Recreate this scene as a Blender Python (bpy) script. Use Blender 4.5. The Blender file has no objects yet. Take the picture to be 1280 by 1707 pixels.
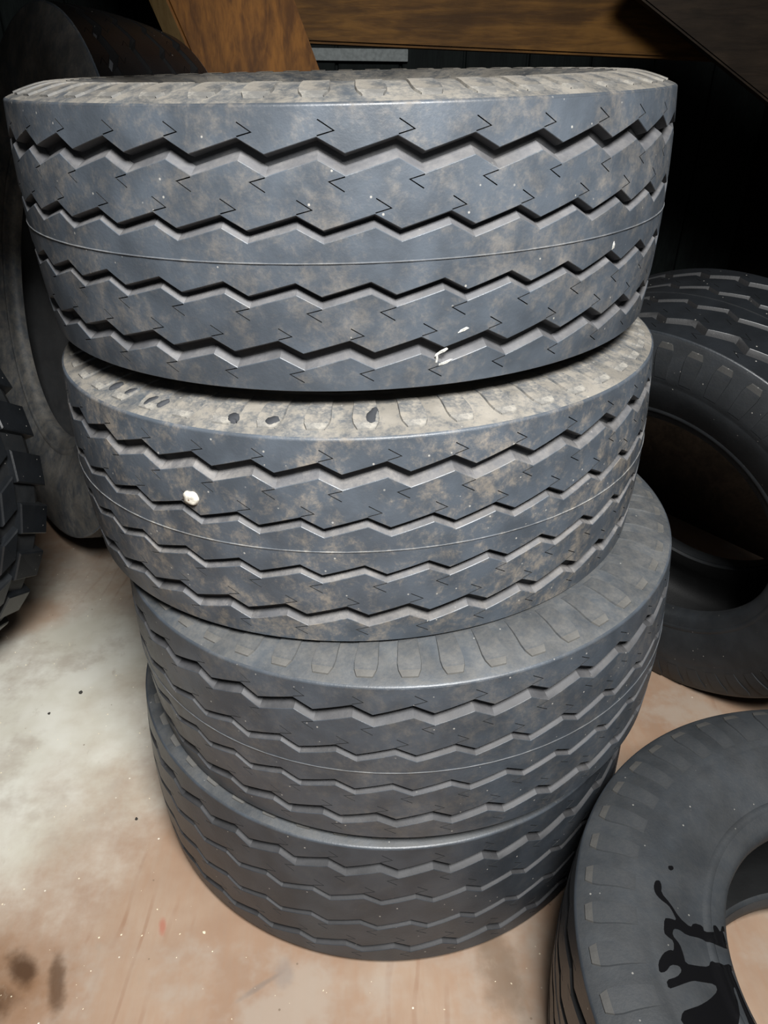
import bpy, bmesh, math, random
import numpy as np
from mathutils import Vector, Matrix
from mathutils.geometry import delaunay_2d_cdt
random.seed(7)
C = bpy.context.scene.collection
SC = bpy.context.scene
PI = math.pi

# ------------------------------------------------------------------ camera
cd = bpy.data.cameras.new('camera')
cam = bpy.data.objects.new('camera', cd)
C.objects.link(cam)
PITCH, YAW, ROLL, FPX = 0.5299, 0.0487, 0.013, 1244.9
fwd = Vector((math.sin(YAW) * math.cos(PITCH), math.cos(YAW) * math.cos(PITCH), -math.sin(PITCH)))
right = Vector((math.cos(YAW), -math.sin(YAW), 0))
up = right.cross(fwd)
r2 = right * math.cos(ROLL) + up * math.sin(ROLL)
u2 = -right * math.sin(ROLL) + up * math.cos(ROLL)
m = Matrix((r2, u2, -fwd)).transposed().to_4x4()
m.translation = Vector((0, -1.3474, 1.363))
cam.matrix_world = m
cd.sensor_fit = 'VERTICAL'
cd.sensor_height = 36.0
cd.lens = FPX / 1707.0 * 36.0
cd.clip_start = 0.02
SC.camera = cam

# ------------------------------------------------------------------ light
w = bpy.data.worlds.new('daylight')
SC.world = w
w.use_nodes = True
w.node_tree.nodes['Background'].inputs['Color'].default_value = (0.80, 0.90, 1.0, 1)
w.node_tree.nodes['Background'].inputs['Strength'].default_value = 0.16


def area(name, loc, target, sx, sy, power, col):
    l = bpy.data.lights.new(name, 'AREA')
    l.shape = 'RECTANGLE'
    l.size, l.size_y, l.energy, l.color = sx, sy, power, col
    o = bpy.data.objects.new(name, l)
    C.objects.link(o)
    o.location = loc
    o.rotation_euler = (Vector(target) - Vector(loc)).to_track_quat('-Z', 'Y').to_euler()
    return o


# daylight falling in through the open doorway behind the camera
dl = area('door_daylight', (0.26, -1.70, 2.60), (-0.28, -0.20, 0.40), 0.8, 0.75, 98.0, (0.99, 0.985, 0.97))
dl.data.spread = math.radians(125)

SC.view_settings.view_transform = 'Standard'
SC.view_settings.look = 'None'
SC.view_settings.gamma = 1.0
SC.view_settings.use_curve_mapping = False
SC.view_settings.exposure = 0.0


# ------------------------------------------------------------------ materials
class NT:
    def __init__(self, name):
        self.m = bpy.data.materials.new(name)
        self.m.use_nodes = True
        self.t = self.m.node_tree
        self.b = self.t.nodes['Principled BSDF']
        self.tc = self.n('ShaderNodeTexCoord')

    def n(self, kind, **kw):
        nd = self.t.nodes.new(kind)
        for k, v in kw.items():
            setattr(nd, k, v)
        return nd

    def l(self, a, b):
        self.t.links.new(a, b)

    def put(self, sock, v):
        if hasattr(v, 'is_linked'):
            self.l(v, sock)
        else:
            sock.default_value = v

    def noise(self, scale, detail=4, rough=0.55, vec=None, dist=0.0):
        nd = self.n('ShaderNodeTexNoise')
        nd.inputs['Scale'].default_value = scale
        nd.inputs['Detail'].default_value = detail
        nd.inputs['Roughness'].default_value = rough
        nd.inputs['Distortion'].default_value = dist
        self.l(vec if vec is not None else self.tc.outputs['Object'], nd.inputs['Vector'])
        return nd.outputs['Fac']

    def mapping(self, scale=(1, 1, 1), rot=(0, 0, 0), loc=(0, 0, 0), vec=None):
        nd = self.n('ShaderNodeMapping')
        nd.inputs['Scale'].default_value = scale
        nd.inputs['Rotation'].default_value = rot
        nd.inputs['Location'].default_value = loc
        self.l(vec if vec is not None else self.tc.outputs['Object'], nd.inputs['Vector'])
        return nd.outputs['Vector']

    def ramp(self, fac, a, b, ca=0.0, cb=1.0):
        nd = self.n('ShaderNodeMapRange', clamp=True)
        nd.interpolation_type = 'SMOOTHSTEP'
        nd.inputs['From Min'].default_value = a
        nd.inputs['From Max'].default_value = b
        nd.inputs['To Min'].default_value = ca
        nd.inputs['To Max'].default_value = cb
        self.l(fac, nd.inputs['Value'])
        return nd.outputs['Result']

    def math(self, op, a, b=0.0):
        nd = self.n('ShaderNodeMath', operation=op)
        self.put(nd.inputs[0], a)
        self.put(nd.inputs[1], b)
        return nd.outputs[0]

    def mix(self, fac, a, b, mode='MIX'):
        nd = self.n('ShaderNodeMix', data_type='RGBA', blend_type=mode)
        self.put(nd.inputs['Factor'], fac)
        self.put(nd.inputs['A'], a if hasattr(a, 'is_linked') else (*a, 1))
        self.put(nd.inputs['B'], b if hasattr(b, 'is_linked') else (*b, 1))
        return nd.outputs['Result']

    def bump(self, h, strength, dist=0.002):
        nd = self.n('ShaderNodeBump')
        nd.inputs['Strength'].default_value = strength
        nd.inputs['Distance'].default_value = dist
        self.l(h, nd.inputs['Height'])
        self.l(nd.outputs['Normal'], self.b.inputs['Normal'])

    def done(self, col, rough=0.6, spec=0.5):
        self.put(self.b.inputs['Base Color'], col if hasattr(col, 'is_linked') else (*col, 1))
        self.put(self.b.inputs['Roughness'], rough)
        self.b.inputs['Specular IOR Level'].default_value = spec
        return self.m


def rubber(name, base, dust, d_lo, d_hi, amount, rough=0.5, speck=0.5, seed=0.0):
    """dusty tyre rubber; the object colour of each tyre sets its dust and how dark it is"""
    t = NT(name)
    vec = t.mapping(loc=(seed, seed * 1.7, 0))
    oi = t.n('ShaderNodeObjectInfo')
    sep = t.n('ShaderNodeSeparateColor')
    t.l(oi.outputs['Color'], sep.inputs['Color'])
    wmix = t.math('MULTIPLY', oi.outputs['Random'], 9.0)
    comb = t.n('ShaderNodeVectorMath', operation='ADD')
    t.l(vec, comb.inputs[0])
    c2 = t.n('ShaderNodeCombineXYZ')
    t.l(sep.outputs['Blue'], c2.inputs['Z'])
    sc = t.n('ShaderNodeVectorMath', operation='SCALE')
    t.l(c2.outputs[0], sc.inputs[0])
    sc.inputs['Scale'].default_value = 13.0
    t.l(sc.outputs[0], comb.inputs[1])
    v = comb.outputs[0]
    big = t.noise(9.0, 6, 0.65, v)
    mid = t.noise(46.0, 9, 0.75, v, 0.25)
    fine = t.noise(210.0, 3, 0.6, v)
    f = t.math('ADD', t.math('MULTIPLY', big, 0.40), t.math('MULTIPLY', mid, 0.60))
    f = t.ramp(f, d_lo, d_hi)
    f = t.math('MULTIPLY', f, t.ramp(fine, 0.25, 0.7, 0.6, 1.0))
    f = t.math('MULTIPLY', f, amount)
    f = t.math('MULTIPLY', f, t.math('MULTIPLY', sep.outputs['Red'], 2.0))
    f = t.math('MINIMUM', f, 1.0)
    shade = t.ramp(t.noise(16.0, 3, 0.5, v), 0.3, 0.7, 0.78, 1.2)
    col = t.mix(f, base, dust)
    hs = t.n('ShaderNodeHueSaturation')
    t.l(col, hs.inputs['Color'])
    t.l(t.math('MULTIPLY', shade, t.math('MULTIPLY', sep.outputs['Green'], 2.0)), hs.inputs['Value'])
    col = hs.outputs['Color']
    if speck > 0:
        vo = t.n('ShaderNodeTexVoronoi')
        vo.inputs['Scale'].default_value = 75.0
        t.l(v, vo.inputs['Vector'])
        s1 = t.ramp(vo.outputs['Distance'], 0.07, 0.13, 1.0, 0.0)
        sp = t.n('ShaderNodeSeparateColor')
        t.l(vo.outputs['Color'], sp.inputs['Color'])
        s1 = t.math('MULTIPLY', s1, t.ramp(sp.outputs['Red'], 0.80, 0.86))
        s1 = t.math('MULTIPLY', s1, speck)
        col = t.mix(s1, col, (0.42, 0.40, 0.36))
    rr = t.math('ADD', rough, t.math('MULTIPLY', f, 0.25))
    t.bump(t.math('ADD', t.math('MULTIPLY', mid, 0.5), fine), 0.25, 0.0012)
    return t.done(col, rr, 0.5)


M = {}
M['tread'] = rubber('tread_rubber', (0.054, 0.064, 0.077), (0.150, 0.134, 0.115), 0.46, 0.66, 0.75, 0.42, 0.6)
M['groove'] = rubber('groove_rubber', (0.062, 0.063, 0.068), (0.135, 0.128, 0.122), 0.38, 0.68, 0.7, 0.65, 0.15, 3.0)
M['side'] = rubber('sidewall_rubber', (0.050, 0.058, 0.067), (0.158, 0.145, 0.124), 0.36, 0.60, 0.85, 0.55, 0.4, 5.0)
M['lug'] = rubber('lug_rubber', (0.045, 0.052, 0.060), (0.158, 0.144, 0.122), 0.36, 0.60, 0.85, 0.55, 0.3, 8.0)
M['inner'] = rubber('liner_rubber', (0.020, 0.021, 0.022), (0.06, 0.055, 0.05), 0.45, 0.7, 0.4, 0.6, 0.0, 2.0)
M['lugend'] = rubber('lug_end_scuffed_rubber', (0.090, 0.088, 0.083), (0.19, 0.178, 0.155), 0.42, 0.62, 0.9, 0.7, 0.2, 4.0)
M['under'] = rubber('shaded_groove_rubber', (0.030, 0.032, 0.036), (0.10, 0.09, 0.08), 0.45, 0.75, 0.5, 0.6, 0.0, 6.0)  # groove floors and upper walls: dust-free, with groove shade put into the colour
M['seam'] = rubber('seam_rubber', (0.075, 0.082, 0.092), (0.22, 0.21, 0.19), 0.4, 0.7, 0.8, 0.5, 0.0)
M['wet'] = NT('wet_black_film').done((0.004, 0.004, 0.0045), 0.22, 0.5)
M['darkfilm'] = NT('dark_slash_film').done((0.026, 0.028, 0.032), 0.75, 0.3)


def simple(name, col, var=0.25, scale=40, rough=0.8, bump=0.2):
    t = NT(name)
    f = t.ramp(t.noise(scale, 4), 0.3, 0.7)
    a = tuple(c * (1 - var) for c in col)
    b = tuple(c * (1 + var) for c in col)
    t.bump(t.noise(scale * 3, 3), bump, 0.002)
    return t.done(t.mix(f, a, b), rough, 0.3)


M['chalk'] = simple('white_scuff', (0.36, 0.355, 0.33), 0.3, 300)
M['blob'] = simple('dried_plaster_blob', (0.42, 0.395, 0.34), 0.2, 120)
M['blobcore'] = simple('brown_core', (0.16, 0.09, 0.05), 0.3, 200)
M['pebble'] = simple('dark_grit', (0.03, 0.028, 0.024), 0.4, 300)
M['chip'] = simple('pale_chip', (0.68, 0.60, 0.44), 0.2, 200)


def wood(name, light, dark, axis_scale, rough=0.65, stain=0.4, knots=True):
    t = NT(name)
    v = t.mapping(scale=axis_scale)
    g1 = t.noise(6.0, 6, 0.6, v, 1.2)
    g2 = t.noise(28.0, 4, 0.6, v, 0.5)
    f = t.ramp(t.math('ADD', t.math('MULTIPLY', g1, 0.65), t.math('MULTIPLY', g2, 0.35)), 0.36, 0.64)
    col = t.mix(f, dark, light)
    blot = t.ramp(t.noise(5.0, 4, 0.6), 0.42, 0.68)
    col = t.mix(t.math('MULTIPLY', blot, stain), col, tuple(c * 0.35 for c in dark))
    t.bump(g2, 0.3, 0.003)
    return t.done(col, rough, 0.15)


M['wood_board'] = wood('brown_stained_board', (0.165, 0.066, 0.010), (0.060, 0.022, 0.003), (3.0, 3.0, 0.35))
M['wood_beam'] = wood('brown_stained_beam', (0.125, 0.058, 0.011), (0.048, 0.021, 0.004), (0.35, 3.0, 3.0))
M['wood_edge'] = wood('pale_board_edge', (0.20, 0.135, 0.058), (0.12, 0.075, 0.03), (3.0, 3.0, 0.35), stain=0.2)
M['wood_dark'] = wood('old_dark_board', (0.024, 0.016, 0.010), (0.012, 0.008, 0.005), (0.4, 3.0, 3.0))
M['wall'] = wood('dark_green_painted_board', (0.010, 0.0145, 0.014), (0.005, 0.0075, 0.0075), (4.0, 4.0, 0.5), 0.7, 0.5)
M['wall_side'] = wood('dark_side_board', (0.012, 0.0115, 0.011), (0.006, 0.006, 0.006), (4.0, 0.6, 4.0), 0.8, 0.5)
M['pale'] = simple('pale_grey_strip', (0.30, 0.33, 0.33), 0.15, 60)


def floor_mat():
    t = NT('worn_plywood_floor')
    geo = t.tc.outputs['Object']
    warp = t.noise(1.3, 3, 0.5)
    # long cathedral grain, running away from the door
    sep = t.n('ShaderNodeSeparateXYZ')
    t.l(geo, sep.inputs[0])
    wv = t.n('ShaderNodeTexWave', wave_type='BANDS', bands_direction='X')
    wv.inputs['Scale'].default_value = 7.0
    wv.inputs['Distortion'].default_value = 12.0
    wv.inputs['Detail'].default_value = 3.0
    wv.inputs['Detail Scale'].default_value = 0.5
    t.l(t.mapping(scale=(1, 0.32, 1), rot=(0, 0, 0.35)), wv.inputs['Vector'])
    grain = t.ramp(wv.outputs['Fac'], 0.0, 0.12, 1.0, 0.0)
    fib = t.noise(60.0, 4, 0.6, t.mapping(scale=(1, 0.14, 1), rot=(0, 0, 0.3)))
    base = t.mix(t.ramp(t.noise(3.2, 5, 0.6), 0.35, 0.65), (0.245, 0.162, 0.110), (0.31, 0.228, 0.165))
    base = t.mix(t.ramp(fib, 0.3, 0.75, 0.0, 0.30), base, (0.27, 0.15, 0.085))
    gm = t.math('MULTIPLY', grain, t.ramp(t.noise(3.1, 4, 0.6), 0.47, 0.66))
    base = t.mix(t.math('MULTIPLY', gm, 0.5), base, (0.19, 0.09, 0.048))
    # pale grey dust over the left floor, with the brighter light there painted in
    d = t.n('ShaderNodeVectorMath', operation='DISTANCE')
    cmb = t.mapping(scale=(1.0, 0.72, 1))
    t.l(cmb, d.inputs[0])
    d.inputs[1].default_value = (-0.80, 0.06, 0)
    dd = t.math('ADD', d.outputs['Value'], t.math('MULTIPLY', t.math('SUBTRACT', t.noise(3.5, 6, 0.65), 0.5), 0.75))
    dustm = t.ramp(dd, 0.16, 0.56, 0.97, 0.0)
    dcol = t.mix(t.ramp(t.noise(5, 4), 0.35, 0.65), (0.46, 0.44, 0.37), (0.55, 0.54, 0.48))
    base = t.mix(dustm, base, dcol)
    d3 = t.math('MULTIPLY', t.ramp(t.noise(4.4, 5, 0.65, t.mapping(loc=(3, 1, 0))), 0.50, 0.66), 0.6)
    base = t.mix(d3, base, (0.315, 0.27, 0.222))

    def spot(cx, cy, sx, sy, rot, a, b, col, amt, base, nz=0.5, ns=14):
        ds = t.n('ShaderNodeVectorMath', operation='LENGTH')
        mp = t.n('ShaderNodeMapping', vector_type='TEXTURE')
        mp.inputs['Location'].default_value = (cx, cy, 0)
        mp.inputs['Rotation'].default_value = (0, 0, rot)
        mp.inputs['Scale'].default_value = (sx, sy, 1)
        t.l(geo, mp.inputs['Vector'])
        t.l(mp.outputs[0], ds.inputs[0])
        x = t.math('ADD', ds.outputs['Value'], t.math('MULTIPLY', t.math('SUBTRACT', t.noise(ns, 5, 0.6), 0.5), nz * 2))
        return t.mix(t.math('MULTIPLY', t.ramp(x, a, b, 1.0, 0.0), amt), base, col)

    stain = (0.055, 0.026, 0.011)
    base = spot(-0.70, -0.66, 0.165, 0.115, 0.2, 0.45, 1.35, (0.17, 0.088, 0.042), 0.9, base, 0.7, 9)
    base = spot(-0.590, -0.595, 0.046, 0.023, -0.75, 0.3, 1.25, stain, 0.95, base, 0.75, 22)
    base = spot(-0.520, -0.625, 0.016, 0.062, 0.30, 0.3, 1.25, stain, 0.75, base, 0.8, 24)
    base = spot(-0.635, -0.665, 0.060, 0.040, 0.3, 0.3, 1.25, stain, 0.85, base, 0.8, 20)
    base = spot(-0.360, -0.528, 0.008, 0.020, 0.2, 0.3, 1.2, (0.30, 0.08, 0.05), 0.6, base, 0.4, 60)
    base = spot(-0.130, -0.620, 0.020, 0.028, 0.2, 0.4, 1.2, (0.20, 0.17, 0.15), 0.55, base, 0.5, 60)
    base = spot(-0.170, -0.640, 0.050, 0.006, 0.55, 0.3, 1.2, (0.16, 0.13, 0.11), 0.6, base, 0.5, 60)
    base = spot(0.250, -0.620, 0.045, 0.14, 0.1, 0.2, 1.2, (0.13, 0.09, 0.06), 0.75, base, 0.6, 25)
    base = spot(-0.95, 0.40, 0.16, 0.10, 0.5, 0.4, 1.2, (0.33, 0.20, 0.12), 0.6, base, 0.5, 12)
    # grit and small dark marks
    vo = t.n('ShaderNodeTexVoronoi')
    vo.inputs['Scale'].default_value = 38.0
    t.l(geo, vo.inputs['Vector'])
    s1 = t.ramp(vo.outputs['Distance'], 0.05, 0.10, 1.0, 0.0)
    sp = t.n('ShaderNodeSeparateColor')
    t.l(vo.outputs['Color'], sp.inputs['Color'])
    base = t.mix(t.math('MULTIPLY', s1, t.ramp(sp.outputs['Red'], 0.82, 0.88, 0, 0.7)), base, (0.13, 0.09, 0.06))
    base = t.mix(t.math('MULTIPLY', s1, t.ramp(sp.outputs['Green'], 0.86, 0.90, 0, 0.8)), base, (0.70, 0.66, 0.56))
    sm = t.ramp(t.noise(24, 5, 0.7, t.mapping(scale=(1, 0.5, 1), rot=(0, 0, 0.5))), 0.60, 0.74, 0, 0.40)
    base = t.mix(sm, base, (0.24, 0.19, 0.14))
    t.bump(fib, 0.15, 0.002)
    return t.done(base, 0.62, 0.35)


M['floor'] = floor_mat()


# ------------------------------------------------------------------ helpers
def mesh_obj(name, mesh, parent=None, mats=()):
    o = bpy.data.objects.new(name, mesh)
    C.objects.link(o)
    if parent is not None:
        o.parent = parent
    return o


def mesh_from(name, verts, faces, mats, fmat=None, smooth=None):
    me = bpy.data.meshes.new(name)
    me.from_pydata([tuple(v) for v in verts], [], [tuple(f) for f in faces])
    for mt in mats:
        me.materials.append(mt)
    if fmat is not None:
        me.polygons.foreach_set('material_index', fmat)
    if smooth is not None:
        me.polygons.foreach_set('use_smooth', [True] * len(me.polygons))
        me.set_sharp_from_angle(angle=smooth)
    me.update()
    return me


def recalc(me):
    bm = bmesh.new()
    bm.from_mesh(me)
    bmesh.ops.recalc_face_normals(bm, faces=bm.faces)
    bm.to_mesh(me)
    bm.free()
    return me


def tag(o, label=None, cat=None, group=None, kind=None):
    if label:
        o['label'] = label
    if cat:
        o['category'] = cat
    if group:
        o['group'] = group
    if kind:
        o['kind'] = kind
    return o


def box_mesh(name, sx, sy, sz, mats, bevel=0.004, seg=2):
    bm = bmesh.new()
    bmesh.ops.create_cube(bm, size=1.0)
    bmesh.ops.scale(bm, vec=(sx, sy, sz), verts=bm.verts)
    if bevel:
        bmesh.ops.bevel(bm, geom=list(bm.edges), offset=bevel, segments=seg, affect='EDGES', profile=0.6)
    me = bpy.data.meshes.new(name)
    bm.to_mesh(me)
    bm.free()
    for mt in mats:
        me.materials.append(mt)
    return me


# ------------------------------------------------------------------ the room
def slab(name, x0, x1, y0, y1, z0, z1, mat):
    me = box_mesh(name, x1 - x0, y1 - y0, z1 - z0, [mat], 0)
    o = mesh_obj(name, me)
    o.location = ((x0 + x1) / 2, (y0 + y1) / 2, (z0 + z1) / 2)
    return tag(o, kind='structure')


XL, XR, YB, YF, ZC = -1.86, 2.05, 2.75, -2.6, 2.75
fl = slab('floor', XL - 0.1, XR + 0.1, YF, YB + 0.1, -0.05, 0.0, M['floor'])
fl.data.transform(Matrix.Translation(fl.location))
fl.location = (0, 0, 0)
slab('ceiling', XL - 0.1, XR + 0.1, YF, YB + 0.1, ZC, ZC + 0.06, M['wood_dark'])
wl = slab('wall_left', XL - 0.1, XL, YF, YB + 0.1, 0, ZC, M['wall_side'])
wr = slab('wall_right', XR, XR + 0.1, YF, YB + 0.1, 0, ZC, M['wall_side'])
wb = slab('wall_back', XL, XR, YB, YB + 0.1, 0, ZC, M['wall'])
# upright boards of the back wall, each one a piece
bw = 0.30
nb = 13
pm = box_mesh('wall_board', bw - 0.012, 0.022, ZC - 0.02, [M['wall']], 0.004, 1)
for i in range(nb):
    o = mesh_obj('wall_board', pm, wb)
    xx = XL + 0.16 + bw * i
    o.location = (xx - wb.location.x, YB - 0.011 - (0.012 if i % 2 else 0.0) - wb.location.y, ZC / 2 - wb.location.z)


# unseen board added overhead at the left to shade the big back tyre
slab('shade_board', XL, -0.19, -0.22, -0.16, 1.555, 2.15, M['wood_dark'])


# ------------------------------------------------------------------ tyre geometry
RAD, HB, NP = 0.5, 0.153, 37
PER = 2 * PI * RAD / NP
AMP = 0.0155
GRO = [(0.1065, 0.022, 0.0), (0.0355, 0.0145, -0.31), (-0.0355, 0.0145, -0.38), (-0.1065, 0.022, -0.69)]
DEPTH = 0.0135


def crown(t):
    return RAD - 0.0077 * (abs(t) / HB) ** 2


def zig(s):
    s = s % 1.0
    return (s / 0.66 if s < 0.66 else (1 - s) / 0.34) - 0.5


def to3(x, t, r):
    a = x / RAD
    return (r * math.sin(a), -r * math.cos(a), t)


def slit_poly(path, wdt):
    p = [np.array(q) for q in path]
    L, Rr = [], []
    for i, q in enumerate(p):
        if i == 0:
            d = p[1] - p[0]
        elif i == len(p) - 1:
            d = p[-1] - p[-2]
        else:
            d = (p[i + 1] - p[i]) / np.linalg.norm(p[i + 1] - p[i]) + (p[i] - p[i - 1]) / np.linalg.norm(p[i] - p[i - 1])
        d = d / np.linalg.norm(d)
        nn = np.array([-d[1], d[0]])
        k = 1.0
        if 0 < i < len(p) - 1:
            e = (p[i] - p[i - 1]) / np.linalg.norm(p[i] - p[i - 1])
            k = min(2.2, 1 / max(0.3, abs(np.dot(nn, np.array([-e[1], e[0]])))))
        L.append(q + nn * wdt / 2 * k)
        Rr.append(q - nn * wdt / 2 * k)
    return L + Rr[::-1]


def in_poly(p, poly):
    x, y = p
    c = False
    j = len(poly) - 1
    for i in range(len(poly)):
        xi, yi = poly[i]
        xj, yj = poly[j]
        if (yi > y) != (yj > y) and x < (xj - xi) * (y - yi) / (yj - yi) + xi:
            c = not c
        j = i
    return c


def make_rib(name, lo, hi, seed):
    """lo / hi: (offset, phase) of the zigzag edge, or a number for a straight edge"""
    rnd = random.Random(seed)
    LEN = 2 * PI * RAD

    def edge(e, x):
        if isinstance(e, (int, float)):
            return e
        return e[0] + AMP * zig(x / PER - e[1])

    def brk(e):
        if isinstance(e, (int, float)):
            return []
        out = []
        for k in range(-NP, NP + 1):
            for s in (0, 0.66):
                out.append((k + s + e[1]) * PER)
        return out
    xs0 = [(-LEN / 2) + i * PER / 4 for i in range(NP * 4 + 1)]
    X0, X1 = -LEN / 2, LEN / 2

    def clean(xs):
        xs = sorted(x for x in xs if X0 - 1e-9 <= x <= X1 + 1e-9)
        out = [xs[0]]
        for x in xs[1:]:
            if x - out[-1] > 1e-5:
                out.append(x)
        return out
    verts, edges = [], []

    def chain(pts, closed=False):
        b = len(verts)
        verts.extend(pts)
        n = len(pts)
        for i in range(n if closed else n - 1):
            edges.append((b + i, b + (i + 1) % n))
    hx = clean(xs0 + brk(hi))
    lx = clean(xs0 + brk(lo))
    chain([(x, edge(hi, x)) for x in hx])
    chain([(x, edge(lo, x)) for x in lx])
    for x in xs0[::2]:
        a, b = edge(lo, x), edge(hi, x)
        chain([(x, a + (b - a) * k / 3) for k in range(4)])
    slits = []
    W = 0.0013
    for k in range(-NP, NP + 1):
        if not isinstance(lo, (int, float)):
            x = (k + 0.66 + lo[1]) * PER
            t = lo[0] + AMP * 0.5
            sl = AMP / (0.66 * PER)
            j = rnd.uniform(0.92, 1.06)
            e1 = (x + 0.21 * PER * j, t + 0.21 * PER * j * sl)
            slits.append([(x + 0.0006, t + 0.0006), e1, (e1[0] - 0.19 * PER * j, e1[1] + 0.0100 * j)])
        if not isinstance(hi, (int, float)):
            x = (k + hi[1]) * PER
            t = hi[0] - AMP * 0.5
            sl = AMP / (0.66 * PER)
            j = rnd.uniform(0.92, 1.06)
            e1 = (x - 0.21 * PER * j, t - 0.21 * PER * j * sl)
            slits.append([(x - 0.0006, t - 0.0006), e1, (e1[0] + 0.19 * PER * j, e1[1] - 0.0100 * j)])
    polys = []
    for s in slits:
        pl = slit_poly(s, W)
        px = [q[0] for q in pl]
        if min(px) < X0 + 0.002 or max(px) > X1 - 0.002:
            continue
        polys.append(pl)
        chain([tuple(q) for q in pl], True)
    res = delaunay_2d_cdt([Vector(v) for v in verts], edges, [], 0, 1e-7)
    V = [(v[0], v[1]) for v in res[0]]
    grid = {}
    for i, pl in enumerate(polys):
        a = min(q[0] for q in pl)
        b = max(q[0] for q in pl)
        for c in range(int((a - X0) / PER), int((b - X0) / PER) + 1):
            grid.setdefault(c, []).append(i)
    faces = []
    for f in res[2]:
        cx = sum(V[i][0] for i in f) / len(f)
        cy = sum(V[i][1] for i in f) / len(f)
        if not (edge(lo, cx) < cy < edge(hi, cx)):
            continue
        if any(in_poly((cx, cy), polys[i]) for i in grid.get(int((cx - X0) / PER), [])):
            continue
        ar = sum(V[f[i]][0] * V[f[(i + 1) % len(f)]][1] - V[f[(i + 1) % len(f)]][0] * V[f[i]][1] for i in range(len(f)))
        if abs(ar) < 1e-10:
            continue
        faces.append(tuple(f) if ar > 0 else tuple(f)[::-1])
    # boundary edges
    cnt = {}
    for f in faces:
        for i in range(len(f)):
            a, b = f[i], f[(i + 1) % len(f)]
            cnt[(a, b)] = 1
    P3 = [to3(x, t, crown(t)) for x, t in V]
    F = list(faces)
    FM = [0] * len(faces)

    def addv(x, t, r):
        P3.append(to3(x, t, r))
        return len(P3) - 1
    cache = {}

    def wallv(i, kind):
        if (i, kind) in cache:
            return cache[(i, kind)]
        x, t = V[i]
        sg = 1 if kind == 'hi' else -1
        if kind == 's':
            rs = [addv(x, t, crown(t) - 0.007)]
        else:
            e = hi if kind == 'hi' else lo
            if isinstance(e, (int, float)):
                rs = [addv(x, t + sg * 0.0006, crown(t) - 0.0006), addv(x, t + sg * 0.0008, crown(t) - DEPTH - 0.002)]
            else:
                g = 0.0078 if kind == 'hi' else 0.0040
                rs = [addv(x, t + sg * 0.0008, crown(t) - 0.0006),
                      addv(x, t + sg * (0.0012 + g * 0.5), crown(t) - DEPTH * 0.55),
                      addv(x, t + sg * (0.0012 + g), crown(t) - DEPTH - 0.001)]
        cache[(i, kind)] = rs
        return rs
    for (a, b) in list(cnt):
        if (b, a) in cnt:
            continue
        xa, ta = V[a]
        xb, tb = V[b]
        if min(abs(xa - X0), abs(xa - X1)) < 1e-6 and min(abs(xb - X0), abs(xb - X1)) < 1e-6:
            continue
        xm, tm = (xa + xb) / 2, (ta + tb) / 2
        if abs(tm - edge(hi, xm)) < 2e-5:
            kd = 'hi'
        elif abs(tm - edge(lo, xm)) < 2e-5:
            kd = 'lo'
        else:
            kd = 's'
        ra, rb = [a] + wallv(a, kd), [b] + wallv(b, kd)
        for k in range(len(ra) - 1):
            F.append((rb[k], ra[k], ra[k + 1], rb[k + 1]))
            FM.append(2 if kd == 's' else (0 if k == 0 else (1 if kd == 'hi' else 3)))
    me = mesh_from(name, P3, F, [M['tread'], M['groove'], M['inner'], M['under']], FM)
    bm = bmesh.new()
    bm.from_mesh(me)
    bmesh.ops.remove_doubles(bm, verts=bm.verts, dist=2e-6)
    bm.to_mesh(me)
    bm.free()
    me.polygons.foreach_set('use_smooth', [True] * len(me.polygons))
    me.set_sharp_from_angle(angle=math.radians(24))
    return me


def g_edge(i, side):
    c, gap, ph = GRO[i]
    return (c + (gap / 2 if side > 0 else -gap / 2), ph)


RIBS = [make_rib('shoulder_rib', g_edge(0, 1), 0.1522, 1),
        make_rib('middle_rib', g_edge(1, 1), g_edge(0, -1), 2),
        make_rib('centre_rib', g_edge(2, 1), g_edge(1, -1), 3),
        make_rib('middle_rib', g_edge(3, 1), g_edge(2, -1), 4),
        make_rib('shoulder_rib', -0.1522, g_edge(3, -1), 5)]
# the centre rib carries no sipes: rebuild it from its plain outline
def make_plain_rib(name, lo, hi):
    global slit_poly
    keep = slit_poly
    try:
        slit_poly = lambda p, w_: [(X, 0) for X in (-9, -9, -9)]
        return make_rib(name, lo, hi, 3)
    finally:
        slit_poly = keep


RIBS[2] = make_plain_rib('centre_rib', g_edge(2, 1), g_edge(1, -1))


def lathe(name, prof, seg, mats, midx, ripple=None):
    V, F, FM = [], [], []
    n = len(prof)
    for i in range(seg):
        a = 2 * PI * i / seg
        for (r, t) in prof:
            V.append((r * math.sin(a), -r * math.cos(a), t))
    for i in range(seg):
        j = (i + 1) % seg
        for k in range(n - 1):
            F.append((i * n + k, j * n + k, j * n + k + 1, i * n + k + 1))
            FM.append(midx(prof[k], prof[k + 1]))
    me = mesh_from(name, V, F, mats, FM)
    recalc(me)
    me.polygons.foreach_set('use_smooth', [True] * len(me.polygons))
    me.set_sharp_from_angle(angle=math.radians(38))
    return me


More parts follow.
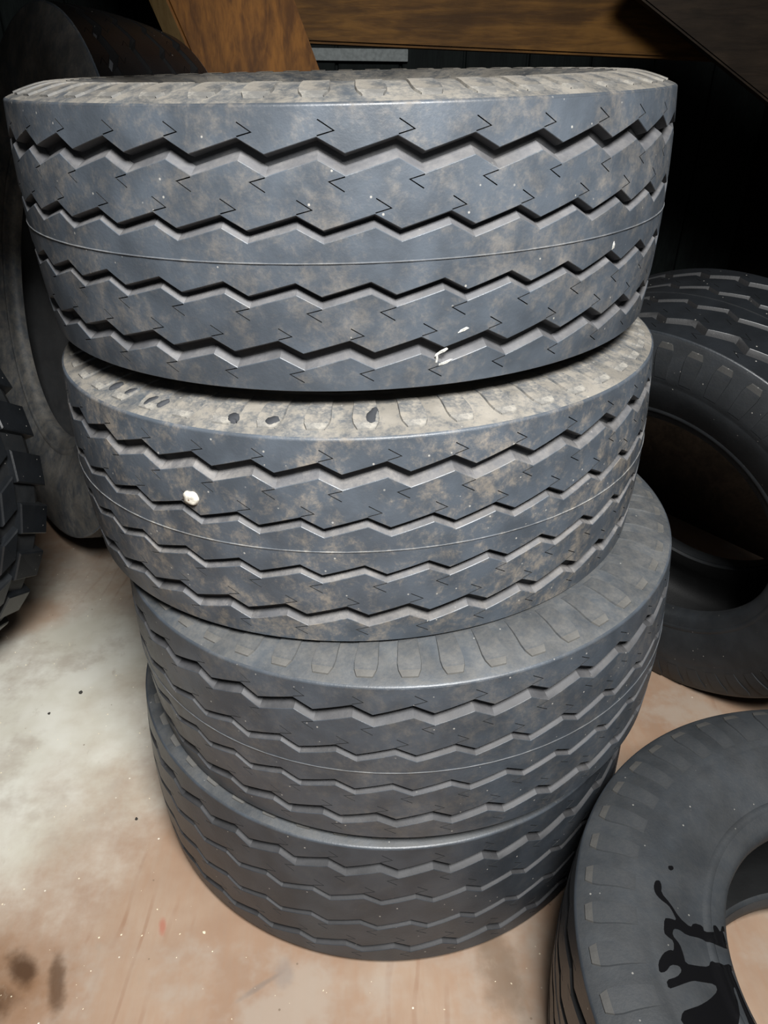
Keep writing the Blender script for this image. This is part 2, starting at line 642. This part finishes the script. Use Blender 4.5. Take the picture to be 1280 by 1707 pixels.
# outer side profile from tread corner to bead, (radius, height above mid-plane)
def side_profile(tm, rb):
    k = tm / 0.172
    h = [(0.4923, 0.1520), (0.4921, 0.1533), (0.4910, 0.1546), (0.4890, 0.1557), (0.4855, 0.1572), (0.4800, 0.1592), (0.4700, 0.1622), (0.4570, 0.1660),
         (0.4440, 0.1692), (0.4300, 0.1714), (0.4150, 0.1720), (0.4000, 0.1716), (0.3960, 0.1700), (0.3920, 0.1702),
         (0.3750, 0.1672), (0.3550, 0.1610), (0.3350, 0.1535), (0.3180, 0.1465)]
    if k < 0.95:  # squashed against the tyre it lies on
        h = [(r, 0.1520 - (0.1520 - 0.148) * min(1, (0.4923 - r) / 0.03)) if t > 0.148 else (r, t) for r, t in h]
    s = (rb - 0.275) / 0.045
    h = [(r + max(0, (0.40 - r)) * s * 0.5, t) for r, t in h]
    h += [(rb + 0.034, 0.1425), (rb + 0.030, 0.1435), (rb + 0.024, 0.1420), (rb + 0.020, 0.1370), (rb + 0.012, 0.1325), (rb + 0.004, 0.1290),
          (rb, 0.1230), (rb - 0.001, 0.110), (rb + 0.002, 0.098), (rb + 0.008, 0.092)]
    return h


INNER = [(0.330, 0.108), (0.365, 0.130), (0.400, 0.145), (0.430, 0.146), (0.455, 0.135), (0.468, 0.112), (0.473, 0.06), (0.474, 0.0)]


def make_carcass(tm_top, tm_bot, rb):
    top = side_profile(tm_top, rb)
    bot = [(r, -t) for r, t in side_profile(tm_bot, rb)]
    inn = INNER
    base = [(crown(t) - DEPTH, t) for t in (-0.1505, -0.11, -0.06, -0.02, 0.02, 0.06, 0.11, 0.1505)]
    prof = base + [(0.4915, 0.1508)] + top + inn + [(r, -t) for r, t in inn[-2::-1]] + bot[::-1] + [(0.4915, -0.1508)] + [base[0]]

    def mi(a, b):
        t = (abs(a[1]) + abs(b[1])) / 2
        r = (a[0] + b[0]) / 2
        if r > 0.478 and t < 0.15:
            return 1
        if r > 0.489:
            return 3
        if (r < 0.476 and t < 0.1475 and r > rb + 0.005 and t < 0.098 + 0.2 * max(0, r - 0.3)) or (abs(a[1]) < 0.1465 and r > rb + 0.006 and (a in inn or b in inn or (a[0], -a[1]) in inn)):
            return 2
        return 0
    return lathe('carcass', prof, 222, [M['side'], M['under'], M['inner'], M['tread']], mi)


def bead_ring(rb, sg):
    prof = [(rb + 0.0215, 0.1395), (rb + 0.018, 0.1380), (rb + 0.010, 0.1342), (rb + 0.003, 0.1300), (rb - 0.0022, 0.1240), (rb - 0.003, 0.110), (rb, 0.096)]
    return lathe('bead_ring', [(r, t * sg) for r, t in prof], 120, [M['side']], lambda a, b: 0)


def seam_mesh():
    prof = [(RAD - 0.0004, -0.0009), (RAD + 0.0009, -0.0004), (RAD + 0.0009, 0.0004), (RAD - 0.0004, 0.0009)]
    return lathe('mold_seam', prof, 222, [M['seam']], lambda a, b: 0)


PROF_T = side_profile(0.172, 0.275)


def prof_at(r):
    for (r0, t0), (r1, t1) in zip(PROF_T, PROF_T[1:]):
        if r1 <= r <= r0:
            f = 0 if r0 == r1 else (r0 - r) / (r0 - r1)
            t = t0 + (t1 - t0) * f
            nx, nt = (t0 - t1), (r0 - r1)
            l = math.hypot(nx, nt) or 1
            nr, nz = -(t1 - t0) * -1 / l, (r0 - r1) / l
            return t, (t1 - t0) / l, nz
    return PROF_T[-1][1], 0, 1


def make_lug(sg=1, r_out=0.4775, r_in=0.408, half=0.0165, h=0.0026):
    """one raised bar of the shoulder, its outer end rounded"""
    V, F, FM = [], [], []
    na, nr = 4, 7
    rows = []
    for i in range(nr + 1):
        f = i / nr
        r = r_out + (r_in - r_out) * f
        wd = half * (0.62 + 0.38 * min(1, f * nr / 1.4)) * (1 - 0.16 * f)
        hh = h * min(1.0, 0.85 + f) * (1.0 - 0.75 * max(0, f - 0.55) / 0.45)
        t, nr_, nz = prof_at(r)
        row = []
        for k in range(na + 1):
            a = (k / na * 2 - 1) * wd / 0.45
            rr = r + nr_ * hh
            row.append((rr * math.sin(a), -rr * math.cos(a), (t + nz * hh) * sg))
        sk = []
        for k in (0, na):
            a = (k / na * 2 - 1) * (wd + 0.0012) / 0.45
            rr = r - nr_ * 0.001
            sk.append((rr * math.sin(a), -rr * math.cos(a), (t - 0.0012) * sg))
        rows.append((row, sk))
    idx = []
    for row, sk in rows:
        b = len(V)
        V += [sk[0]] + row + [sk[1]]
        idx.append([b + k for k in range(na + 3)])
    for i in range(nr):
        for k in range(na + 2):
            F.append((idx[i][k], idx[i][k + 1], idx[i + 1][k + 1], idx[i + 1][k]))
            FM.append(1 if i == 0 else 0)
    # outer end face
    r = r_out + 0.0012
    t, _, _ = prof_at(min(0.491, r))
    b = len(V)
    for k in range(na + 1):
        a = (k / na * 2 - 1) * half * 0.62 / 0.45
        V.append((r * math.sin(a), -r * math.cos(a), (t - 0.0015) * sg))
    for k in range(na):
        F.append((b + k, b + k + 1, idx[0][k + 2], idx[0][k + 1]))
        FM.append(1)
    me = mesh_from('shoulder_lug', V, F, [M['lug'], M['lugend']], FM)
    recalc(me)
    if me.polygons[len(me.polygons) // 2].normal.z * sg < 0:
        me.flip_normals()
    me.polygons.foreach_set('use_smooth', [True] * len(me.polygons))
    me.set_sharp_from_angle(angle=math.radians(35))
    return me


LUG = make_lug(1)
NL = 49


def joined_lugs(sg):
    src = make_lug(sg)
    V, F, FM = [], [], []
    for i in range(NL):
        a = 2 * PI * i / NL
        ca, sa = math.cos(a), math.sin(a)
        b = len(V)
        for v in src.vertices:
            V.append((v.co.x * ca - v.co.y * sa, v.co.x * sa + v.co.y * ca, v.co.z))
        for p in src.polygons:
            F.append(tuple(b + q for q in p.vertices))
            FM.append(p.material_index)
    me = mesh_from('shoulder_lugs', V, F, [M['lug'], M['lugend']], FM)
    me.polygons.foreach_set('use_smooth', [True] * len(me.polygons))
    me.set_sharp_from_angle(angle=math.radians(35))
    return me


LUGS_BOTTOM = joined_lugs(-1)
LUGS_TOP = joined_lugs(1)
CARC = {}
SEAM = seam_mesh()
BEADS = {}


def frame(n, spin):
    n = Vector(n).normalized()
    ref = Vector((0, 1, 0)) if abs(n.y) < 0.8 else Vector((0, 0, 1))
    if abs(n.z) < 0.8:
        ref = Vector((0, 0, 1))
        x = ref.cross(n).normalized()
        y = n.cross(x)
    else:
        x = Vector((0, 1, 0)).cross(n).normalized()
        y = n.cross(x)
    mt = Matrix((x, y, n)).transposed().to_4x4()
    return mt @ Matrix.Rotation(spin, 4, 'Z')


BASE = 0.172


def tyre(label, Cn, n, spin, color, tm_bot=0.172, rb=0.275, group=None, lugs='parts', seam=True, bottom=True, tread=None, name='truck_tire'):
    """Empty at the tyre's under face, parts as children"""
    root = bpy.data.objects.new(name, None)
    C.objects.link(root)
    mt = frame(n, spin)
    nn = Vector(n).normalized()
    mt.translation = Vector(Cn) - nn * BASE
    root.matrix_world = mt
    root.empty_display_size = 0.1
    tag(root, label, 'tire', group)
    key = (tm_bot, rb)
    if key not in CARC:
        CARC[key] = make_carcass(0.172, tm_bot, rb)
    parts = []

    def part(nm, me, par=root):
        o = mesh_obj(nm, me, par)
        if par is root:
            o.location = (0, 0, BASE)
        o.color = tread if (tread and (nm.endswith('rib') or nm == 'mold_seam')) else color
        parts.append(o)
        return o
    part('carcass', CARC[key])
    for k, me in enumerate(RIBS):
        rb_ = part(['shoulder_rib', 'middle_rib', 'centre_rib', 'middle_rib', 'shoulder_rib'][k], me)
        if k == 2 and seam:
            part('mold_seam', SEAM, rb_)
    for sg in (1, -1):
        if (rb, sg) not in BEADS:
            BEADS[(rb, sg)] = bead_ring(rb, sg)
        part('bead_ring', BEADS[(rb, sg)])
    if lugs == 'parts':
        for i in range(NL):
            o = part('shoulder_lug', LUG)
            o.rotation_euler = (0, 0, 2 * PI * (i + 0.5) / NL)
    elif lugs == 'joined':
        tag(part('shoulder_lugs', LUGS_TOP), kind='stuff')
    if bottom:
        tag(part('shoulder_lugs', LUGS_BOTTOM), kind='stuff')
    return root


def tilt_n(tx, ty):
    return (math.sin(ty), -math.sin(tx) * math.cos(ty), math.cos(tx) * math.cos(ty))


def azel(az, el):
    return (math.cos(el) * math.sin(az), -math.cos(el) * math.cos(az), math.sin(el))


D = math.radians
G = 'stacked truck tires'
t1 = tyre('topmost tire of the leaning stack, crisp zigzag tread and dusty brown shoulder', (0, 0, 1.191), tilt_n(0.0154, -0.0283), D(-0.1),
          (0.80, 0.36, 0.10, 1), 0.148, group=G, tread=(0.46, 0.50, 0.10, 1), bottom=False)
t2 = tyre('second tire down in the stack, muddy tread with a pale lump stuck to it', (0.0204, -0.0482, 0.8305), tilt_n(-0.0099, -0.0308), D(-3.4),
          (0.85, 0.52, 0.37, 1), 0.148, group=G, tread=(0.95, 0.50, 0.37, 1), bottom=False)
t3 = tyre('third tire down in the stack, smoother bluish shoulder showing raised lugs', (0.0903, -0.1226, 0.5057), tilt_n(-0.0047, -0.0457), D(2.65),
          (0.24, 0.43, 0.55, 1), 0.148, group=G, tread=(0.36, 0.38, 0.55, 1), bottom=False)
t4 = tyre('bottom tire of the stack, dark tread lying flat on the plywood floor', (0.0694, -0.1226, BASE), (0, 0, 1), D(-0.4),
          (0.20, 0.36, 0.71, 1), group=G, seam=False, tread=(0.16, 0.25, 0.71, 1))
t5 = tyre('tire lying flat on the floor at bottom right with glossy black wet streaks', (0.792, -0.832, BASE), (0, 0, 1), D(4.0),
          (0.09, 0.215, 0.86, 1), tread=(0.04, 0.09, 0.86, 1))  # tread colour darkened to stand in for shade on its unlit side
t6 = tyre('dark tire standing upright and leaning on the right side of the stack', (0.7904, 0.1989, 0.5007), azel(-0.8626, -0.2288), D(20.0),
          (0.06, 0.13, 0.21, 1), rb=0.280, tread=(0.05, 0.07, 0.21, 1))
t7 = tyre('big grey smooth-sided tire standing behind the left side of the stack', (-0.7884, 1.0179, 0.766), azel(-0.9527, 0.1866), D(30.0),
          (0.50, 0.80, 0.93, 1), rb=0.290, lugs=None, bottom=False, tread=(0.1, 0.05, 0.93, 1), seam=False, name='tractor_tire')
t7.scale = (1.496, 1.496, 1.0)

# ------------------------------------------------------------------ block-tread tyre at the left edge
def block_mesh(a0, a1, t0, t1, skew, r_top, r_bot):
    bm = bmesh.new()
    vs = []
    for r, g in ((r_bot, 0.004), (r_top, 0.0)):
        ring = []
        for (a, t) in ((a0, t0), (a1, t0), (a1, t1), (a0, t1)):
            aa = a + skew * (t - t0)
            aa += (-g if a == a0 else g) / 0.48
            tt = t + (-g if t == t0 else g)
            rr = r - 0.010 * (abs(t) / 0.15) ** 2
            ring.append(bm.verts.new((rr * math.sin(aa), -rr * math.cos(aa), tt)))
        vs.append(ring)
    bm.faces.new(vs[1])
    bm.faces.new(vs[0][::-1])
    for k in range(4):
        bm.faces.new((vs[0][k], vs[0][(k + 1) % 4], vs[1][(k + 1) % 4], vs[1][k]))
    bmesh.ops.recalc_face_normals(bm, faces=bm.faces)
    bmesh.ops.bevel(bm, geom=[e for e in bm.edges if all(v.co.xy.length > r_bot + 0.003 for v in e.verts)], offset=0.003, segments=1, affect='EDGES')
    me = bpy.data.meshes.new('tread_block')
    bm.to_mesh(me)
    bm.free()
    me.materials.append(M['tread'])
    return me


t8 = bpy.data.objects.new('block_tread_tire', None)
C.objects.link(t8)
mt = frame(azel(-0.3047, 0.2661), D(5))
nn = Vector(azel(-0.3047, 0.2661))
mt.translation = Vector((-1.2362, 0.2204, 0.5205)) - nn * 0.172
t8.matrix_world = mt
tag(t8, 'chunky block-tread tire standing at the left edge of the floor', 'tire')
prof8 = [(0.482, -0.13), (0.484, -0.05), (0.484, 0.05), (0.482, 0.13), (0.470, 0.150)] + [(r, t) for r, t in side_profile(0.172, 0.275) if r < 0.462]
prof8 = prof8 + INNER + [(r, -t) for r, t in INNER[-2::-1]] + [(r, -t) for r, t in side_profile(0.172, 0.275) if r < 0.462][::-1] + [(0.470, -0.150), (0.482, -0.13)]
o = mesh_obj('carcass', lathe('carcass', prof8, 160, [M['side'], M['inner']], lambda a, b: 1 if a in INNER or b in INNER else 0), t8)
o.location = (0, 0, 0.172)
o.color = (0.1, 0.09, 0.15, 1)
NB = 26
da = 2 * PI / NB
blocks = [block_mesh(0, da * 0.60, 0.062, 0.160, 0.6, 0.503, 0.470), block_mesh(0, da * 0.60, -0.160, -0.062, 0.6, 0.503, 0.470),
          block_mesh(0, da * 0.62, -0.050, -0.004, -1.2, 0.503, 0.475), block_mesh(0, da * 0.62, 0.004, 0.050, -1.2, 0.503, 0.475)]
for i in range(NB):
    for k, me in enumerate(blocks):
        o = mesh_obj('tread_block', me, t8)
        o.location = (0, 0, 0.172)
        o.rotation_euler = (0, 0, da * (i + (0, 0.5, 0.25, 0.75)[k]))
        o.color = (0.10, 0.075, 0.15, 1)


# ------------------------------------------------------------------ marks stuck to the tyres
def cyl_patch(name, u0, t0, pts, h, mat, parent, color=(0.5, 0.5, 0.3, 1)):
    """a thin flake on the tread: outline in mm round (angle u0, height t0)"""
    V, F = [], []
    n = len(pts)
    for lay in (0, 1):
        for (x, y) in pts:
            k = 1.0 if lay == 0 else 0.8
            t = t0 + y * 0.001 * k
            r = crown(t) + (-0.0004 if lay == 0 else h)
            a = D(u0) + x * 0.001 * k / RAD
            V.append((r * math.sin(a), -r * math.cos(a), t))
    F.append(tuple(range(n, 2 * n)))
    for i in range(n):
        F.append((i, (i + 1) % n, n + (i + 1) % n, n + i))
    me = recalc(mesh_from(name, V, F, [mat]))
    o = mesh_obj(name, me, parent)
    o.location = (0, 0, BASE)
    o.color = color
    return o


def spun(u, spin):
    return u - math.degrees(spin)


scuffs = [(12.2, -0.1105, [(-8, -4), (-2, -1), (5, 1), (9, 4), (7, 6), (-1, 3), (-7, -1)]),
          (12.9, -0.1240, [(-9, -3), (2, -1), (10, 4), (5, 4), (-4, 1), (-9, 0)]),
          (11.6, -0.1165, [(-2, -7), (1, -7), (2, 0), (1, 5), (-1, 2)]),
          (42.0, -0.016, [(-3, -5), (2, -4), (3, 2), (0, 6), (-2, 2)]),
          (15.2, -0.086, [(-7, -2), (3, 0), (9, 3), (5, 5), (-3, 2)])]
for u, t, p in scuffs:
    tag(cyl_patch('white_scuff', u + 0.1, t, p, 0.0005, M['chalk'], t1), 'white scraped flake on the black tread')

# pale lump with a brown middle, pressed on the second tyre
bm = bmesh.new()
bmesh.ops.create_icosphere(bm, subdivisions=3, radius=1.0)
for v in bm.verts:
    f = 1 + 0.10 * math.sin(5 * v.co.x + 2) * math.cos(4 * v.co.y) + 0.06 * math.sin(9 * v.co.z + v.co.x * 4)
    v.co *= f
    if v.co.z > 0.45 and math.hypot(v.co.x, v.co.y) < 0.55:
        v.co.z -= 0.35 * (1 - math.hypot(v.co.x, v.co.y) / 0.55)
bmesh.ops.scale(bm, vec=(0.0115, 0.0100, 0.0075), verts=bm.verts)
bl = bpy.data.meshes.new('stuck_lump')
bm.to_mesh(bl)
bm.free()
bl.materials.append(M['blob'])
for p in bl.polygons:
    p.use_smooth = True
ua = D(-27.1 + 3.4)
lump = mesh_obj('stuck_lump', bl, t2)
tb = 0.0585
rr = crown(tb) + 0.001
outw = Vector((math.sin(ua), -math.cos(ua), 0))
mm = Matrix((Vector((math.cos(ua), math.sin(ua), 0)), Vector((0, 0, 1)), outw)).transposed().to_4x4()
mm.translation = outw * rr + Vector((0, 0, tb + BASE))
lump.matrix_local = mm
tag(lump, 'pale dried lump with a small brown hollow')
bm = bmesh.new()
bmesh.ops.create_uvsphere(bm, u_segments=10, v_segments=6, radius=1.0)
bmesh.ops.scale(bm, vec=(0.0016, 0.0034, 0.0022), verts=bm.verts)
cm = bpy.data.meshes.new('brown_core')
bm.to_mesh(cm)
bm.free()
cm.materials.append(M['blobcore'])
core = mesh_obj('brown_core', cm, lump)
core.location = (0.0005, -0.0005, 0.0042)
tag(core, 'brown core of the pale lump')


def side_film(name, path, parent, mat, h=0.0006, seg=8):
    """ribbon of film lying on the upper sidewall: path of (radius, degrees, half width mm)"""
    V, F = [], []
    pts = []
    for (a, b) in zip(path, path[1:]):
        for k in range(seg):
            f = k / seg
            pts.append(tuple(a[i] + (b[i] - a[i]) * f for i in range(3)))
    pts.append(path[-1])
    rnd = random.Random(len(path) * 31 + int(path[0][1] * 10))
    ph0, ph1 = rnd.uniform(0, 6), rnd.uniform(0, 6)
    xy = [np.array([p[0] * math.sin(D(p[1])), -p[0] * math.cos(D(p[1]))]) for p in pts]
    for i, p in enumerate(pts):
        d = xy[min(i + 1, len(xy) - 1)] - xy[max(i - 1, 0)]
        d = d / (np.linalg.norm(d) + 1e-9)
        nrm = np.array([-d[1], d[0]])
        wl_ = p[2] * 0.001 * (1 + 0.28 * math.sin(i * 0.55 + ph0) + rnd.uniform(-0.08, 0.08))
        wr_ = p[2] * 0.001 * (1 + 0.28 * math.sin(i * 0.47 + ph1) + rnd.uniform(-0.08, 0.08))
        if i in (0, len(pts) - 1):
            wl_ *= 0.2
            wr_ *= 0.2
        for s, hh in ((wl_ + 0.0006, -0.0006), (wl_ * 0.85, h), (0, h), (-wr_ * 0.85, h), (-wr_ - 0.0006, -0.0006)):
            q = xy[i] + nrm * s
            r = float(np.hypot(*q))
            t, _, _ = prof_at(min(0.4922, r))
            V.append((q[0], q[1], t + hh))
    for i in range(len(pts) - 1):
        for k in range(4):
            F.append((i * 5 + k, i * 5 + k + 1, (i + 1) * 5 + k + 1, (i + 1) * 5 + k))
    me = recalc(mesh_from(name, V, F, [mat]))
    me.polygons.foreach_set('use_smooth', [True] * len(me.polygons))
    o = mesh_obj(name, me, parent)
    o.location = (0, 0, BASE)
    return o


def flat_film(name, outline, parent, spin, mat, h=0.0007):
    """puddled film on the upper sidewall: outline in mm on the tyre's own plan"""
    pl = [np.array(p) * 0.001 for p in outline]
    sm = []
    for k in range(len(pl)):          # soften the corners a little
        a, b = pl[k], pl[(k + 1) % len(pl)]
        sm += [a * 0.78 + b * 0.22, a * 0.22 + b * 0.78]
    ring = [tuple(p) for p in sm]
    vs = list(ring)
    n = len(ring)
    xs, ys = [p[0] for p in ring], [p[1] for p in ring]
    st_ = 0.006
    x = min(xs)
    while x < max(xs):
        y = min(ys)
        while y < max(ys):
            if in_poly((x, y), ring):
                vs.append((x, y))
            y += st_
        x += st_
    res = delaunay_2d_cdt([Vector(v) for v in vs], [(k, (k + 1) % n) for k in range(n)], [], 0, 1e-6)
    V, F = [], []
    ca, sa = math.cos(-spin), math.sin(-spin)
    base_pts = [(v[0], v[1]) for v in res[0]]
    keep = []
    for f in res[2]:
        cx = sum(base_pts[q][0] for q in f) / 3
        cy = sum(base_pts[q][1] for q in f) / 3
        if in_poly((cx, cy), ring):
            keep.append(tuple(f))
    for lay in (h, -0.0008):
        for (x, y) in base_pts:
            r = min(0.4922, max(0.2745, math.hypot(x, y)))
            t, _, _ = prof_at(r)
            k = r / math.hypot(x, y)
            X, Y = x * k, y * k
            V.append((X * ca - Y * sa, X * sa + Y * ca, t + lay + (0.0030 * min(1.0, (0.306 - r) / 0.006) if r < 0.306 else 0.0)))
    m_ = len(base_pts)
    F += keep
    ed = {}
    for f in keep:
        for q in range(3):
            ed[(f[q], f[(q + 1) % 3])] = 1
    for (a, b) in ed:
        if (b, a) not in ed:
            F.append((b, a, a + m_, b + m_))
    me = recalc(mesh_from(name, V, F, [mat]))
    me.polygons.foreach_set('use_smooth', [True] * len(me.polygons))
    me.set_sharp_from_angle(angle=D(50))
    o = mesh_obj(name, me, parent)
    o.location = (0, 0, BASE)
    return o


tag(flat_film('wet_streak', [(-352,143),(-345,144),(-344,137),(-349,125),(-340,111),(-333,92),(-320,81),(-312,89),(-298,88),(-299,79),(-284,78),(-281,90),(-275,91),(-272,82),(-263,95),(-247,94),(-238,93),(-247,66),(-254,66),(-273,61),(-286,63),(-298,64),(-309,69),(-331,69),(-340,75),(-349,75),(-355,65),(-348,54),(-348,41),(-350,28),(-333,28),(-314,30),(-306,40),(-301,35),(-285,36),(-263,49),(-255,45),(-253,39),(-255,14),(-255,-11),(-256,-26),(-257,-42),(-291,-54),(-287,-36),(-286,-10),(-284,10),(-289,5),(-291,-15),(-301,-35),(-311,-50),(-346,-61),(-371,-64),(-389,-48),(-381,-35),(-367,-30),(-353,-25),(-334,-15),(-315,-1),(-314,8),(-338,7),(-347,7),(-361,2),(-376,-4),(-389,-8),(-388,3),(-371,8),(-360,17),(-361,24),(-373,24),(-384,14),(-394,12),(-391,25),(-379,38),(-367,44),(-361,43),(-356,57),(-363,62),(-367,67),(-358,88),(-350,89),(-339,87),(-341,100),(-344,108),(-355,116),(-359,124),(-358,133)], t5, D(4.0), M['wet']), 'branching glossy black wet streak running down to the hole')
tag(flat_film('wet_streak', [(-322,169),(-314,170),(-314,165),(-320,162),(-323,164)], t5, D(4.0), M['wet']), 'small black wet drop above the streak')
# dark slashes on the second tyre's shoulder: wet marks and recess darkness painted as film
S2 = 3.4
for (a, ra, rb_, wd) in ((-47.5, 0.470, 0.452, 5), (-43.0, 0.468, 0.452, 4), (-37.0, 0.474, 0.455, 5), (-34.5, 0.470, 0.455, 3.5), (-20.5, 0.474, 0.462, 8), (-14.2, 0.474, 0.460, 8), (1.0, 0.470, 0.440, 7)):
    side_film('dark_slash', [(ra, a + S2, wd * 0.6), (ra * 0.5 + rb_ * 0.5, a + S2 + 0.3, wd), (rb_, a + S2 + 1.0, wd * 0.7)], t2, M['darkfilm'], 0.0034, 4)


# ------------------------------------------------------------------ timber behind the stack
def prism(name, front, depth_vec, mats, edge_mats=None, bevel=0.006):
    bm = bmesh.new()
    f = [bm.verts.new(p) for p in front]
    b = [bm.verts.new(tuple(Vector(p) + Vector(depth_vec))) for p in front]
    n = len(front)
    bm.faces.new(f)
    bm.faces.new(b[::-1])
    for i in range(n):
        fc = bm.faces.new((f[i], b[i], b[(i + 1) % n], f[(i + 1) % n]))
        fc.material_index = (edge_mats or {}).get(i, 0)
    bmesh.ops.recalc_face_normals(bm, faces=bm.faces)
    if bevel:
        bmesh.ops.bevel(bm, geom=list(bm.edges), offset=bevel, segments=2, affect='EDGES')
    me = bpy.data.meshes.new(name)
    bm.to_mesh(me)
    bm.free()
    for mt_ in mats:
        me.materials.append(mt_)
    return me


# wide board leaning in behind the stack, its pale long edge turned to the left
bx = bpy.data.objects.new('leaning_board', None)
C.objects.link(bx)
bx.location = (0.30, 1.02, 0.0)
ly, lx = 0.0, 0.0
board = prism('board', [(0.08, 0.0, 0.0), (0.40, 0.06, 0.0), (-1.00 + 0.43, 0.30 + 0.06, 2.45), (-0.93, 0.30, 2.45)], (-0.065, 0.06, 0.0),
              [M['wood_board'], M['wood_edge']], {3: 1})
o = mesh_obj('leaning_board', board)
bpy.data.objects.remove(bx)
o.location = (0.068, 0.92, 0.0)
tag(o, 'wide brown board leaning steeply behind the top tire, pale left edge', 'board')
# long beam crossing behind
bmz = prism('crossing_beam', [(-0.20, 0, 0.0), (1.62, 0, -0.045), (1.62, 0, 0.195), (-0.20, 0, 0.20)], (0, 0.12, 0), [M['wood_beam']], bevel=0.008)
o = mesh_obj('crossing_beam', bmz)
o.location = (0.0, 1.25, 1.442)
tag(o, 'brown horizontal timber beam just above the top tire', 'beam')
# dark rafter running down to the right
rf = prism('dark_rafter', [(0.0, 0, 0.0), (1.30, 0, -0.745), (1.55, 0, -0.35), (0.25, 0, 0.395)], (0, 0.05, 0), [M['wood_dark']], bevel=0.006)
o = mesh_obj('dark_rafter', rf)
o.location = (0.74, 1.05, 1.575)
tag(o, 'dark old board sloping down across the upper right corner', 'board')
# added dark panel beyond the upright tyre, blacking out its hole
pa, pb = Vector((0.98, 1.163, 0.0)), Vector((1.60, 0.294, 0.0))
al = (pb - pa).normalized()
pn = Vector((al.y, -al.x, 0)) * -1
o = mesh_obj('dark_panel', prism('dark_panel', [(0, 0, 0), tuple(pb - pa), tuple(pb - pa + Vector((0, 0, 0.66)) + pn * 0.10), tuple(Vector((0, 0, 0.62)) + pn * 0.10)], tuple(pn * 0.03), [M['wood_dark']], bevel=0.003))
o.location = pa
tag(o, 'added dark panel beyond the upright right tire, filling its hole with dark', 'board')
# pale strip set on the back wall, seen in the gap under the beam
o = mesh_obj('trim_1', box_mesh('trim_1', 0.50, 0.04, 0.05, [M['pale']], 0.004))
o.location = (0.03, YB - 0.050, 1.440)
tag(o, kind='structure')

# ------------------------------------------------------------------ crumbs on the floor
def pebble(name, x, y, s, mat, label, cat, seed, group=None, flat=0.7):
    bm = bmesh.new()
    bmesh.ops.create_icosphere(bm, subdivisions=2, radius=1.0)
    rnd = random.Random(seed)
    ph = [rnd.uniform(0, 6) for _ in range(4)]
    for v in bm.verts:
        v.co *= 1 + 0.18 * math.sin(3 * v.co.x + ph[0]) + 0.14 * math.sin(4 * v.co.y + ph[1])
    bmesh.ops.scale(bm, vec=(s, s * rnd.uniform(0.6, 0.9), s * flat), verts=bm.verts)
    zmin = min(v.co.z for v in bm.verts)
    bmesh.ops.translate(bm, vec=(0, 0, -zmin), verts=bm.verts)
    me = bpy.data.meshes.new(name)
    bm.to_mesh(me)
    bm.free()
    me.materials.append(mat)
    o = mesh_obj(name, me)
    o.location = (x, y, 0)
    o.rotation_euler = (0, 0, rnd.uniform(0, 6))
    return tag(o, label, cat, group)


pebble('pebble', -0.693, 0.085, 0.0052, M['pebble'], 'black pebble alone on the pale dusty floor left of the stack', 'pebble', 1)
pebble('pebble', -0.749, 0.016, 0.0034, M['pebble'], 'smaller dark crumb left of the black pebble on the pale floor', 'pebble', 2)
pebble('pebble', -0.463, -0.295, 0.0036, M['pebble'], 'dark grey crumb on the floor near the lower left of the stack', 'pebble', 3)
pebble('wood_chip', -0.281, -0.543, 0.0042, M['chip'], 'cream wood chip on the plywood below the stack', 'chip', 4, flat=0.35)

# sawdust and grit, uncountable
V, F = [], []
rnd = random.Random(11)
cent = [(0.0694, -0.1226), (0.792, -0.832)]
k = 0
while k < 420:
    x, y = rnd.uniform(-1.0, 0.5), rnd.uniform(-0.95, 0.7)
    if any(math.hypot(x - a, y - b) < 0.505 for a, b in cent):
        continue
    s = rnd.choice((0.0007, 0.0010, 0.0014, 0.0020))
    a = rnd.uniform(0, 6.28)
    e = rnd.uniform(0.4, 1.0)
    b = len(V)
    for q in range(5):
        an = a + q * 2 * PI / 5
        px_, py_ = s * math.cos(an - a) , s * e * math.sin(an - a)
        V.append((x + px_ * math.cos(a) - py_ * math.sin(a), y + px_ * math.sin(a) + py_ * math.cos(a), 0.0001))
    V.append((x, y, s * 0.9))
    for q in range(5):
        F.append((b + q, b + (q + 1) % 5, b + 5))
    k += 1
o = mesh_obj('sawdust_grit', mesh_from('sawdust_grit', V, F, [M['chip']]))
tag(o, 'fine pale sawdust and grit scattered over the plywood floor', 'grit', None, 'stuff')
